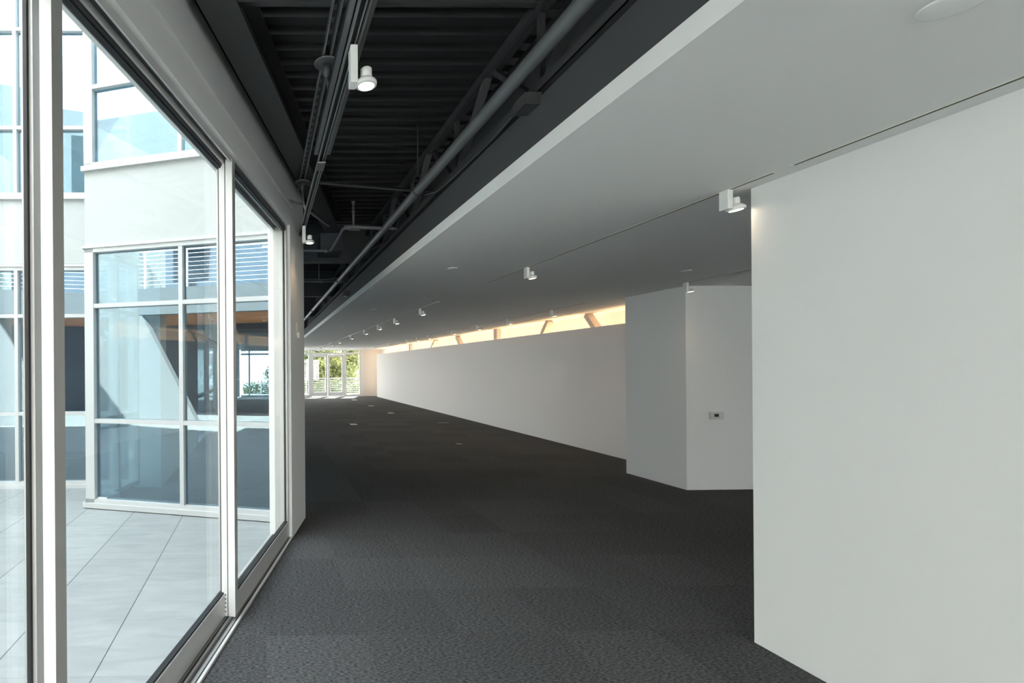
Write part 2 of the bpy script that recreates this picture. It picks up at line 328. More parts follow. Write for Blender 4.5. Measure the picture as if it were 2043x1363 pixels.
# bay return glazing
Lr = (Cc-B).length
window('window_3', B, T, Lr, .05, 3.16, [Lr*.5], [1.055, 2.455], .055, 'side window of the bay seen through the front glass', nrm=-N, gm=G_FAR)
r_ = MB(); r_.fbox(1.96+.18, 1.96+Lr, -2.63, -2.5, 3.19, 4.10); r_.build('wall_bay_return', W_EXT, kind='structure')
window('window_back_added', Vector((-3.6, YB-.05, 0)), Vector((1,0,0)), 11.6, 0, 3.0, [1.5*i for i in range(1,8)], [2.3], .055, 'unseen glazed wall added behind the viewer to let daylight in', nrm=Vector((0,-1,0)), gm=G_FAR, sill=False)  # unseen glazing, added to bring daylight in from behind
# far courtyard face
xl = Cc.x; Lf = 6.4
cm = xl - on_y(33, 735, LY).x
window('window_4', Vector((xl, LY, 0)), Vector((-1,0,0)), Lf, .03, 3.16, [cm, cm+1.5, cm+3.0], [1.055, 2.455], .055, 'white framed ground floor window behind the bay across the courtyard', nrm=Vector((0,-1,0)))
window('window_5', Vector((xl, LY, 0)), Vector((-1,0,0)), Lf, 4.16, 7.85, [cm, cm+1.5, cm+3.0], [5.15, 6.56], .055, 'white framed upper window beside the bay across the courtyard', nrm=Vector((0,-1,0)))
MB().box(xl-Lf, xl, LY, LY+.18, 3.20, 4.12).build('wall_courtyard', W_EXT, label='white spandrel between the courtyard windows', kind='structure')
MB().box(xl-Lf-.3, xl-Lf, LY-9, LY+.2, 0, 8.5).build('wall_courtyard_side', W_EXT, kind='structure')
MB().box(xl-Lf, xl, LY, LY+.18, 7.88, 8.5).build('wall_courtyard_top', W_EXT, kind='structure')
MB().box(-9, 2.5, LY+3.1, LY+3.25, 4.0, 7.9).box(2.3, 2.45, A.y+.6, LY+3.1, 4.0, 7.9).box(-9, -8.85, LY+.3, LY+3.1, 4.0, 7.9).build('wall_upper_room', W_WALL, label='pale walls of the upstairs room seen through the upper windows', kind='structure')
# interior parts seen through the bay glass, plus unseen daylight glazing and ground
ci = on_z(322, 972, 0)
MB().box(Cc.x+.02, ci.x, ci.y, ci.y+.25, 0, 3.7).build('wall_niche', W_WALL, label='white interior wall end with an outlet seen through the bay glass', kind='structure')
MB().box(ci.x-.2, ci.x, ci.y+.25, LY+3.6, 0, 3.82).box(ci.x-.2, ci.x, LY+3.6, YEND, 3.2, 3.82).build('wall_left_far', W_WALL, kind='structure')
window('window_side_added', Vector((ci.x-.1, LY+3.6, 0)), Vector((0,1,0)), YEND-LY-3.7, .0, 3.2, [2.2*i for i in range(1,9)], [1.055, 2.455], .055, 'unseen glazed side wall added beyond the pier to daylight the hall', nrm=Vector((-1,0,0)), gm=G_SIDE, sill=False)  # hidden glazing added so daylight reaches the partition and ceiling
MB().box(-18, ci.x-.2, LY+3.3, YEND+.2, -.2, -.01).build('floor_side', PAVING, kind='structure')  # unseen ground added to bounce daylight into the hall
MB().box(-8.9, Cc.x-.15, LY+3.0, LY+3.15, 0, 3.8).build('wall_annex', NAVY, kind='structure')
# ------------------------------------------------------------------ sliding doors
TH = .048
def slider(name, s0, s1, nc, label, near_open=True):
    t = thing(name, fp((s0+s1)/2, nc, 0), label, kind='structure')
    n0, n1 = nc-TH/2, nc+TH/2; z0, z1 = .03, 3.075; w = .055
    mb = MB(); mb.fbox(s0, s0+w, n0, n1, z0, z1, ALU); 
    mb.fbox(s0-.002, s0, n0, n1, z0, z1, ALU_W); mb.build('stile', None, t)  # paler skin paints courtyard light onto the near edge
    MB().fbox(s1-w, s1, n0, n1, z0, z1, ALU).build('stile', None, t)
    MB().fbox(s0+w, s1-w, n0, n1, z0, .175, ALU).build('bottom_rail', None, t)
    MB().fbox(s0+w, s1-w, n0, n1, z1-.042, z1, ALU_D).build('top_rail', None, t)
    g = MB(); g.fbox(s0+w-.004, s0+w+.008, nc-.008, nc+.008, .175, z1-.042); g.fbox(s1-w-.010, s1-w+.004, nc-.008, nc+.008, .175, z1-.042)
    g.fbox(s0+w, s1-w, nc-.016, nc+.016, .172, .186); g.fbox(s0+w, s1-w, nc-.016, nc+.016, z1-.054, z1-.040); g.build('gasket', GASKET, t)
    MB().fbox(s0+w, s1-w, nc-.005, nc+.005, .18, z1-.045).build('pane', G_DOOR, t)
    return t
n2, n1_, n0_ = -.006, -.078, -.150
s2n, _ = on_n(468, 1000, n2+TH/2)
s1n, _ = on_n(108, 735, n1_+TH/2)
door2 = slider('door_1', s2n, 1.473, n2, 'tall narrow sliding glass door panel next to the white pier')
door1 = slider('door_2', s1n, s2n+.07, n1_, 'wide sliding glass door panel in the middle of the left facade')
s0f, _ = on_n(69.5, 735, n0_+TH/2)
door0 = slider('door_3', s1n-2.2, s0f+.055, n0_, 'sliding glass door panel at the left edge of the view')
m = MB(); m.fbox(s2n-.004, s2n+.0, n2-TH/2-.046, n2-TH/2-.006, .03, 3.05, ALU_W); m.fbox(s2n, s2n+.03, n2-TH/2-.046, n2-TH/2-.006, .03, 3.05, ALU)  # near face is paler than the body, daylight put into its colour
m.fbox(s2n+.01, s2n+.02, n2-TH/2-.008, n2-TH/2+.002, .03, 3.05, ALU_D); m.build('interlock', None, door2, label='aluminium interlock strip, near face painted paler as if daylit')
sc = MB()
for k in range(5): 
    z = .06+k*.028; c = fp(s2n-.005, n2-TH/2-.018, z)
    sc.tube([c, c-T*.003], .0045, 8)
sc.build('screw', BLK_STEEL, door2)
sl = MB(); sl.fbox(-6, 1.473, -.19, .05, -.02, .012, ALU)
for n in (-.12, -.042, .026): sl.fbox(-6, 1.473, n-.004, n+.004, .012, .0135, GASKET)
sl.fbox(-6, 1.473, .034, .05, .012, .02, ALU_W)
for n in (n0_, n1_, n2): sl.fbox(-6, 1.473, n-.004, n+.004, .012, .03, ALU_D)
sl.build('trim_3', label='aluminium floor track under the sliding doors', kind='structure')
hd = MB(); hd.fbox(-6, 1.473, -.122, -.012, 3.076, 3.09, ALU_D)
hd.fbox(-6, 1.473, -.035, -.006, 3.0, 3.062, ALU) if False else None
for n in (-.114, -.042, ): hd.fbox(-6, 1.473, n-.006, n+.006, 3.045, 3.076, ALU)
hd.fbox(-6, 1.473, .004, .014, 3.05, 3.09, ALU)
hd.build('trim_4', label='dark overhead track of the sliding doors', kind='structure')
js = MB(); js.fbox(1.455, 1.473, -.12, .02, .0, 3.09, ALU); js.build('trim_5', label='aluminium side jamb at the pier', kind='structure')
# ------------------------------------------------------------------ far glazing
fy = YEND-.02
fw = thing('window_6', Vector((3.5, fy, 0)), 'glass wall with transom around the far double doors', kind='structure')
xs = [on_y(u, 760, fy).x for u in (605, 618.5, 688.6, 719)]
g = MB()
for x, w in ((xs[1], .17), (xs[2], .15), (xs[3]+.05, .24), (.4, .1), (-.9,.1)): g.box(x-w/2, x+w/2, fy-.06, fy+.06, 0, CZ+.03)
tz = on_y(655, 706, fy).z
g.box(-1.4, xs[3], fy-.05, fy+.05, tz-.05, tz+.06); g.box(-1.4, xs[3], fy-.05, fy+.05, CZ-.05, CZ+.03); g.box(-1.4, xs[1], fy-.05, fy+.05, 0, .12); g.box(xs[2], xs[3], fy-.05, fy+.05, 0, .12)
g.build('frame', W_FRAME, fw)
g = MB(); g.box(-1.4, xs[1]-.05, fy-.005, fy+.005, .1, CZ-.03); g.box(xs[1], xs[2], fy-.005, fy+.005, tz, CZ-.03); g.box(xs[2]+.05, xs[3], fy-.005, fy+.005, .1, CZ-.03); g.build('pane', G_FAR, fw)
fd = thing('door_4', Vector(((xs[1]+xs[2])/2, fy, 0)), 'white framed glass double doors at the far end of the hall', kind='structure')
xa, xb = xs[1]+.085, xs[2]-.075; xm = (xa+xb)/2
for a, b in ((xa, xm-.008), (xm+.008, xb)):
    g = MB(); g.box(a, a+.12, fy-.03, fy+.03, .02, tz-.06); g.box(b-.12, b, fy-.03, fy+.03, .02, tz-.06); g.box(a+.12, b-.12, fy-.03, fy+.03, .02, .27); g.box(a+.12, b-.12, fy-.03, fy+.03, tz-.19, tz-.06)
    lf = g.build('leaf', W_FRAME, fd)
    g = MB(); g.box(a+.11, b-.11, fy-.005, fy+.005, .26, tz-.18); g.build('pane', G_FAR, lf)
    hx = xm-.06 if b < xm else xm+.06
    g = MB(); g.tube([(hx, fy-.09, .85), (hx, fy-.09, 1.25)], .012); g.tube([(hx, fy-.03, .9), (hx, fy-.09, .9)], .008); g.tube([(hx, fy-.03, 1.2), (hx, fy-.09, 1.2)], .008); g.build('handle', ALU, lf)
MB().box(-6, 12, YEND+.2, YEND+4.0, -.2, -.02).build('floor_balcony', CONC, label='bright concrete terrace beyond the far doors', kind='structure')
def railing(x0, x1, y, z0, label, nr=8, hgt=1.05, step=1.5, dirv=None, px=None):
    t = thing('metal_railing', Vector((x0, y, z0)), label, 'railing')
    if dirv is None: P = lambda a: Vector((x0+a, y, z0)); L = x1-x0
    else: P = lambda a: Vector((x0, y, z0)) + dirv*a; L = x1
    k = 0
    posts = px or [i*step for i in range(int(L/step)+1)]
    for a in posts: MB().bar(P(a), P(a)+Vector((0,0,hgt)), .05, .05).build('post', W_FRAME, t)
    for i in range(nr):
        z = hgt*(i+1)/nr; r = .020 if i == nr-1 else .0075
        MB().bar(P(0)+Vector((0,0,z-.01)), P(L)+Vector((0,0,z-.01)), r*2, r*2).build('rail', W_FRAME, t)
    return t
ry = YEND+3.6; rx = [on_y(u, 770, ry).x for u in (611, 649.5)]
railing(rx[0]-3, rx[0]+8.5, ry, -.02, 'white metal railing on the terrace outside the far doors', 8, 1.02, px=[0, 3, 3+rx[1]-rx[0], 3+2*(rx[1]-rx[0]), 3+3*(rx[1]-rx[0])])
# trees
def tree(x, y, z, hgt, rad, n, m, label, seed, leaf=.11):
    rnd = random.Random(seed); t = thing('leafy_tree', Vector((x, y, z)), label, 'tree')
    tr = MB(); tr.tube([(x,y,z),(x+.1,y,z+hgt*.3),(x-.05,y+.1,z+hgt*.6),(x+.05,y,z+hgt*.9)], [.14,.11,.07,.02], 8)
    for i in range(7):
        a = rnd.uniform(0, 6.28); b = z+hgt*rnd.uniform(.2,.7); tr.tube([(x,y,b),(x+math.cos(a)*rad*.5,y+math.sin(a)*rad*.5,b+rad*.3),(x+math.cos(a)*rad*.85,y+math.sin(a)*rad*.85,b+rad*.6)], [.05,.03,.01], 6)
    tr.build('trunk', BARK, t)
    bm = bmesh.new(); cl = [(rnd.gauss(0,.45)*rad, rnd.gauss(0,.45)*rad, rnd.uniform(.08,.98)*hgt, rnd.uniform(.3,.6)*rad*.75) for _ in range(60)]
    for i in range(n):
        c = rnd.choice(cl); v = Vector((rnd.gauss(0,1), rnd.gauss(0,1), rnd.gauss(0,1))).normalized()*c[3]*rnd.uniform(.55,1.05)
        p = Vector((x+c[0], y+c[1], z+c[2]))+v; a = Vector((rnd.gauss(0,1), rnd.gauss(0,1), rnd.gauss(0,1))).normalized(); b = a.orthogonal().normalized(); s = leaf*rnd.uniform(.6,1.3)
        q = [p-a*s, p-b*s*.4+a*s*.1, p+a*s, p+b*s*.4+a*s*.1]; bm.faces.new([bm.verts.new(k) for k in q])
    me = bpy.data.meshes.new('foliage'); bm.to_mesh(me); bm.free(); me.materials.append(m); o = bpy.data.objects.new('foliage', me); COL.objects.link(o); o.parent = t; o.matrix_parent_inverse = Matrix.Translation(-t.location)
for i, (x, dy, hh, m, lb) in enumerate([(1.6,7.5,6.5,LEAF2,'deep green tree left of the far glass doors'), (3.3,8.0,7,LEAF2,'green tree behind the left leaf of the far doors'), (5.0,8.6,7,LEAF,'yellow green tree behind the right leaf of the far doors'), (6.9,7.2,6.5,LEAF,'bright yellow green tree behind the right sidelight')]):
    tree(x, YEND+dy+[0,2.4,0,2.4][i], -2.2, hh, 1.7, 16000, m, lb, 11+i, .13)
MB().box(-14, 16, YEND+4.0, YEND+40, -2.4, -2.2).build('floor_garden', mat('garden ground', (.02,.03,.012,1), .9, var=.3, bscale=2), label='planted ground below the terrace', kind='structure')
bm = bmesh.new(); rnd = random.Random(5)
for i in range(26000):
    p = Vector((rnd.uniform(-1.5,10), YEND+5.5+rnd.gauss(0,.35), rnd.uniform(-2.2,.55+.25*math.sin(i*.37)))); a = Vector((rnd.gauss(0,1), rnd.gauss(0,1), rnd.gauss(0,1))).normalized(); b = a.orthogonal().normalized(); q_ = .09*rnd.uniform(.6,1.3)
    bm.faces.new([bm.verts.new(k) for k in (p-a*q_, p-b*q_*.45, p+a*q_, p+b*q_*.45)])
me = bpy.data.meshes.new('hedge'); bm.to_mesh(me); bm.free(); me.materials.append(LEAF2); o = bpy.data.objects.new('hedge', me); COL.objects.link(o); tag(o, 'low green hedge growing just behind the terrace railing', 'hedge')
# ------------------------------------------------------------------ opposite building, reflected in the tinted glass
so = -6.2
ob = MB()
ob.fbox(so-.25, so, -9.5, -.9, 3.35, 4.15, W_OPP2); ob.fbox(so-4.2, so-.25, -9.5, -.9, 3.40, 3.48, ORANGE); ob.fbox(so-4.2, so-.25, -9.5, -.9, 3.9, 4.15, W_EXT)
ob.build('wall_terrace', label='white balcony edge and orange soffit mirrored in the bay glass', kind='structure')
sw = MB(); pts = [(-9.5,0),(-4.75,0),(-6.6,3.35),(-9.5,3.35)]
a = [sw.bm.verts.new(fp(so-.02, n, z)) for n, z in pts]; b = [sw.bm.verts.new(fp(so-.3, n, z)) for n, z in pts]
sw.bm.faces.new(a); sw.bm.faces.new(b[::-1])
for i in range(4): sw.bm.faces.new((a[i], a[(i+1)%4], b[(i+1)%4], b[i]))
sw.build('wall_slanted', W_OPP, label='white slanted wall mirrored in the bay glass', kind='structure')
railing(fp(so-.08,-9.3).x, 8.2, fp(so-.08,-9.3).y, 4.15, 'white balcony railing mirrored in the tinted bay glass', 9, 1.15, 1.4, dirv=N)
MB().fbox(so-4.4, so-4.2, -9.5, -3.6, 0, 3.4).build('wall_terrace_back', NAVY, kind='structure')
MB().fbox(so-4.4, so-4.2, -9.5, -.9, 4.15, 6.4, mat('upper glazing grey', (.10,.13,.17,1), .3)).fbox(so-4.4, so-4.2, -12, 0, 6.4, 12, W_OPP2).fbox(so-4.2, so-3.0, -7.5, -6.0, 6.4, 12, W_OPP2).fbox(so-4.2, so-4.15, -4.8, -3.2, 7.2, 11, SCREEN).build('wall_terrace_upper', None, kind='structure')
o = fp(so-7.6, -.7); tree(o.x, o.y, -1.5, 6.5, 1.6, 9000, LEAF, 'yellow green tree mirrored at the right edge of the bay glass', 35, .12)
o = fp(so-8.6, -3.2); tree(o.x, o.y, -1.5, 6.5, 2.0, 11000, LEAF, 'green tree mirrored in the right bay pane', 33, .15)

# ------------------------------------------------------------------ exposed structure
zt1, zt0 = 3.64, 3.15; xt = 1.50
tr = thing('roof_truss', Vector((xt, 3, zt0)), 'black steel truss running along the ceiling edge', 'truss')
g = MB(); g.box(xt-.035, xt-.004, YB, 14, zt1-.055, zt1+.005); g.box(xt+.004, xt+.035, YB, 14, zt1-.055, zt1+.005); g.build('top_chord', BLK_STEEL, tr)
g = MB()
for q in (xt-.055, xt+.012): g.box(q, q+.006, YB, 14, 3.122, 3.178); g.box(q, q+.043, YB, 14, 3.122, 3.128)
g.build('bottom_chord', BLK_STEEL, tr)
y = 2.55-1.15*3
while y < 13:
    MB().bar((xt-.01,y,3.14), (xt-.01,y-.52,zt1-.03), .05, .03).build('web_member', STEEL2, tr)
    MB().bar((xt+.01,y+.06,3.14), (xt+.01,y+.06,zt1), .03, .03).build('web_member', BLK_BEAM, tr)
    MB().bar((xt+.01,y+.10,3.14), (xt+.01,y+.60,zt1-.03), .035, .03).build('web_member', BLK_BEAM, tr); y += 1.15
# beams
def ibeam(name, a, b, w, hh, label, m=BLK_BEAM, ext=None):
    t = thing(name, Vector(a), label, 'beam')
    a = Vector(a); b = Vector(b); up = Vector((0,0,1))
    MB().bar(a+up*.008, b+up*.008, w, .016, m=m).build('bottom_flange', None, t)
    MB().bar(a+up*(hh/2), b+up*(hh/2), .012, hh-.03, m=m).build('web', None, t)
    MB().bar(a+up*(hh-.008), b+up*(hh-.008), w, .016, m=m).build('top_flange', None, t); return t
a = fp(-6, .222, 3.5); b = fp(3.62, .222, 3.5)
ibeam('steel_beam', a, b, .19, .27, 'dark steel beam running diagonally above the sliding doors')
ibeam('steel_girder', (-1.3,7.0,3.20), (1.7,7.0,3.20), .16, .57, 'dark deep girder crossing the hall ceiling behind the hanging lights')
for i, (yy, lb) in enumerate([(10.5,'dark cross girder, second from the camera over the hall'), (14.5,'dark cross girder, third from the camera over the hall'), (19.0,'dark cross girder near the far end of the hall')]):
    ibeam('steel_girder', (-1.3,yy,3.22), (1.7,yy,3.22), .16, .55, lb)
g = MB(); p0 = on_z(716, 2, 3.6); p1 = on_z(1232, 20, 3.6); pm = (p0.y+p1.y)/2
g.box(-.15, 1.72, pm-.02, pm+.02, 3.6, 3.606); g.box(-.15, 1.72, pm+.014, pm+.02, 3.6, 3.66); g.build('bridging_angle', BLK_BEAM, label='dark steel angle crossing the deck at the top of the view', cat='beam')
pa = on_z(642, 366, 3.45); pb = on_z(833, 382, 3.45)
g = MB(); g.tube([pa+Vector((-.2,.02,0)), pa, pb, on_z(865,384,3.42), on_z(880,375,3.35)], .011); g.tube([pa+Vector((-.2,.06,.03)), pa+Vector((0,.05,.03)), pb+Vector((0,.05,.03))], .011); g.build('conduit_run', BLK_BEAM, label='pair of dark conduits crossing below the deck beyond the hanging lights', cat='conduit')
g = MB(); g.box(fp(3.55,.2).x-.2, fp(3.55,.2).x+.1, 6.55, 6.95, 3.26, 3.5); g.build('steel_plate', BLK_WALL, label='dark connection plate where diagonal beam meets girder', cat='plate')
# sprinkler main
m0 = on_z(1158,12,3.18); m1 = on_z(606,639,3.18); dm = (m1-m0)/(m1.y-m0.y)
mp_ = lambda y: m0 + dm*(y-m0.y)
sp = thing('sprinkler_pipe', mp_(5), 'thick grey sprinkler main running the length of the dark ceiling', 'pipe')
MB().tube([mp_(-6), mp_(2), mp_(6), mp_(11), mp_(20)], .0385, 20).build('pipe_run', PIPE, sp)
for y in (8.35, 12.6, 14.4): MB().tube([mp_(y-.06), mp_(y+.06)], .048, 16).build('coupling', PIPE, sp)
yh = on_z(827,380,3.18).y; c = mp_(yh)
hg = MB(); hg.tube([c+Vector((0,0,.13)), c+Vector((0,0,DECK-3.18))], .006, 8)
hg.tube([c+Vector((.0,0,.13)), c+Vector((-.03,0,.10)), c+Vector((-.046,0,0)), c+Vector((-.03,0,-.035)), c+Vector((0,0,-.046)), c+Vector((.03,0,-.035)), c+Vector((.046,0,0)), c+Vector((.03,0,.10)), c+Vector((0,0,.13))], .004, 6)
hg.build('pipe_hanger', BLK_BEAM, label='thin rod and ring hanger holding the sprinkler main', cat='hanger')
q = [on_z(*p, 3.18) for p in ((851,456.5),(762,455.5),(691,453),(657,500),(590,499))]; q[0].z = q[1].z = 3.18
sb = thing('sprinkler_branch', q[1], 'grey branch pipe with upright sprinkler head joining the sprinkler main', 'pipe')
MB().tube([q[0]+Vector((-.02,0,0)), q[1], q[2]+Vector((.06,0,0)), q[2]+Vector((.01,.02,0)), q[2]+Vector((-.02,.08,0)), q[3]+Vector((.02,-.08,0)), q[3], q[3]+Vector((-.06,.02,0)), q[4]+Vector((-.4,0,0))], .019, 12).build('pipe_run', PIPE, sb)
tt = on_z(707,453,3.18); tt.y = q[1].y
for a_, b_, r_ in ((tt+Vector((-.06,0,0)), tt+Vector((.07,0,0)), .027), (q[2]+Vector((-.02,.02,0)), q[2]+Vector((.05,0,0)), .026), (q[3]+Vector((-.06,.0,0)), q[3]+Vector((-.03,.0,0)), .028)): MB().tube([a_, b_], r_).build('fitting', PIPE, sb)
g = MB(); g.tube([tt, tt+Vector((0,0,.25))], .013); g.tube([tt+Vector((0,0,.16)), tt+Vector((0,0,.2))], .018); g.build('riser', PIPE, sb)
g = MB(); z = .25; g.lathe([(.010,z),(.012,z+.012),(.005,z+.016),(.005,z+.03),(.022,z+.034),(.024,z+.037),(0,z+.038)], Matrix.Translation(tt), 12)
g.tube([tt+Vector((-.012,0,z+.012)), tt+Vector((-.016,0,z+.022)), tt+Vector((-.006,0,z+.034))], .003, 6); g.tube([tt+Vector((.012,0,z+.012)), tt+Vector((.016,0,z+.022)), tt+Vector((.006,0,z+.034))], .003, 6); g.build('sprinkler_head', STRUT, sb)
p = on_z(603,562,3.18); p2 = on_z(720,562,3.18); p2.y = p.y
g = MB(); g.tube([p+Vector((-.5,0,0)), Vector((XS+.03, p2.y, p2.z))], .017); g.tube([p+Vector((-.5,0,.045)), on_z(650,558,3.225), on_z(675,555,3.23)], .009); fx = on_z(640,562,3.18); fx.y = p.y
g.tube([fx+Vector((-.04,0,0)), fx+Vector((.04,0,0))], .028); g.tube([fx+Vector((-.03,0,0)), fx+Vector((-.03,0,DECK-3.18))], .01, 8); g.build('conduit_run', PIPE, label='thin pipe pair crossing behind the girder with a hanger rod', cat='pipe')
# junction box and conduit along the truss
jb = on_x(1052,207,XS+.0); 
j = thing('junction_box', jb, 'black junction box on the dark board beside the truss', 'box')
MB().box(jb.x-.045, jb.x+.045, jb.y-.06, jb.y+.06, jb.z-.03, jb.z+.03, BLK_STEEL, .003).build('body', None, j)
g = MB(); g.box(jb.x-.047, jb.x+.047, jb.y-.062, jb.y+.062, jb.z-.034, jb.z-.029, BLK_BEAM); g.build('cover', None, j)
g = MB(); pts = [on_x(u,v,XS+.01) for u,v in ((1030,226),(1020,235),(990,270),(930,330),(885,372),(872,382),(850,388),(846,388))]
g.tube(pts, .008, 8); g.build('conduit_run', BLK_BEAM, label='thin conduit following the board down from the junction box', cat='conduit')
g = MB(); pts = [on_x(u,v,XS+.01) for u,v in ((725,520),(735,500),(762,488),(772,470),(790,455),(797,440))]; g.tube([on_x(688,557,XS+.01)]+pts[::1], .008, 8); g.build('conduit_run', BLK_BEAM, label='bent conduit near the girder end above the ceiling lip', cat='conduit')
# small unlit lamp far in the dark structure
p = on_x(690,588,XS-.015)
g = thing('emergency_light', p, 'small unlit fixture in the dark ceiling above the lip', 'light')
MB().box(p.x-.05,p.x+.05,p.y-.04,p.y+.04,p.z-.02,p.z+.06,BLK_STEEL,.004).build('body', None, g)
MB().lathe([(.03,0),(.035,.01),(.02,.03)], Matrix.Translation(p+Vector((-.01,0,-.045))), 16, LENS_OFF).build('lens', None, g)
# conduit leaving the left wall
pts = [on_n(u,v,PN+.012) for u,v in ((544,354),(578,400))]
w1 = fp(pts[1][0], PN+.012, pts[1][1])
g = MB(); g.tube([w1, w1+N*.06+T*.03+Vector((0,0,-.02)), w1+N*.12+T*.06+Vector((0,0,-.03))], .012); g.tube([w1+N*.12+T*.06+Vector((0,0,-.03)), w1+N*.17+T*.09+Vector((0,0,-.09)), w1+N*.3+T*.6+Vector((0,0,-.1))], .014); g.build('conduit_run', PIPE, label='short grey conduit leaving the wall above the white pier', cat='conduit')
# ------------------------------------------------------------------ hanging strut, track, discs
xk = .37; ZS = 3.455; x0 = .402
us = thing('strut_channel', Vector((xk,1,ZS+.02)), 'slotted galvanised strut channel hung below the deck above the doors', 'channel')
g = MB(); g.box(xk-.0255, xk-.0175, -6, 4.85, ZS, ZS+.041); g.box(xk+.0175, xk+.0255, -6, 4.85, ZS, ZS+.041); g.build('side_wall', STRUT, us)
g = MB(); g.box(xk-.0255, xk+.0255, -6, 4.85, ZS+.041, ZS+.044, BLK_STEEL); y = -1.0
while y < 4.8: g.box(xk-.006, xk+.006, y, y+.04, ZS+.040, ZS+.0412, TRK); y += .09
g.build('back_plate', None, us)
tk = thing('hanging_track', Vector((x0,2,3.1)), 'suspended grey lighting track with a wide cover channel overhead', 'track')
g = MB(); g.box(x0-.024, x0-.019, -6, 5.35, 3.095, 3.128, STRUT); g.box(x0+.019, x0+.024, -6, 5.35, 3.095, 3.128, STRUT); g.box(x0-.019, x0+.019, -6, 5.35, 3.124, 3.128, GASKET); g.build('rail', None, tk)
MB().box(x0+.008, x0+.0105, -6, 5.35, 3.108, 3.124).build('conductor', ALU, tk)
yc = on_z(655,309,3.13).y
g = MB(); g.box(x0-.055, x0-.030, -6, yc, 3.13, 3.134, TRK); g.box(x0+.030, x0+.055, -6, yc, 3.13, 3.134, TRK)
g.box(x0-.055, x0-.052, -6, yc, 3.134, 3.17, GASKET); g.box(x0+.052, x0+.055, -6, yc, 3.134, 3.17, GASKET); g.box(x0-.055,x0+.055,-6,yc,3.17,3.174, GASKET); g.build('cover_channel', None, tk)
for (yy, lb) in ((on_z(655,130,ZS-.02).y, 'black canopy disc with stem hanging near the top of the view'), (on_z(600,366,ZS-.02).y, 'dark canopy disc with stem by the top of the white pier')):
    zc = ZS-.052
    t = thing('suspension_canopy', Vector((xk, yy, ZS)), lb, 'canopy')
    Mx = Matrix.Translation(Vector((xk, yy, zc)))
    MB().lathe([(.0,.052),(.06,.05),(.068,.044),(.068,.038),(.060,.030),(.0,.028)], Mx, 32).build('disc', BLK_STEEL, t)
    MB().lathe([(.064,.0385),(.0695,.040),(.0695,.043),(.066,.0445),(.064,.0385)][:4], Mx, 32).build('rim', STRUT, t)
    MB().lathe([(.02,.028),(.02,-.02),(.012,-.026),(.012,-.04),(.0,-.04)], Mx, 20).build('collar', STEEL2, t)
    MB().tube([(xk,yy,zc-.04),(x0,yy,3.18 if yy < yc else 3.13)], .007, 10).build('stem', STRUT, t)
    MB().bar((xk+.05,yy+.01,ZS-.03),(xk+.16,yy+.2,ZS+.01), .01,.006).build('strap', STEEL2, t)
MB().box(x0-.028, x0+.028, yc+.02, yc+.16, 3.085, 3.095, TRK, .003).build('joiner', None, tk)
# ------------------------------------------------------------------ recessed tracks
def rtrack(x, segs, label, w=.013, sw=.0055, sm=SLOT):
    t = thing('recessed_track', Vector((x, segs[0][0], CZ)), label, 'track')
    for a, b in segs:
        MB().box(x-w, x+w, a, b, CZ-.0025, CZ+.002).build('lip', CREAM, t)
        MB().box(x-sw, x+sw, a+.01, b-.01, CZ-.0035, CZ-.002).build('slot', sm, t)
tr1 = on_z(1560,338,CZ).x
yg0, yg1 = on_z(1580,330,CZ).y, on_z(1547,343,CZ).y
rtrack(tr1, [(-2.0, yg0), (yg1, on_z(961,564,CZ).y)], 'long recessed ceiling track nearest the camera beside the near white wall')
tA = on_z(961,564,CZ); tB = on_z(874,602,CZ); xB = tB.x
rtrack(xB, [(tB.y, 27.3)], 'recessed ceiling track down the middle of the hall towards the far doors', .024, .004, TRK)
tC = on_z(1495,540,CZ); tD = on_z(1340,568,CZ); xC = (tC.x+tD.x)/2
rtrack(xC, [(4.0, tD.y)], 'short recessed ceiling track in front of the projecting wall block')
tE = on_z(1168,604.8,CZ)
rtrack(tE.x, [(tE.y, 26.5)], 'recessed ceiling track running close to the long partition')
tF = on_z(1110,629,CZ)
rtrack(tF.x, [(tF.y, on_z(983,650.8,CZ).y)], 'short recessed ceiling track nearest the top of the partition')
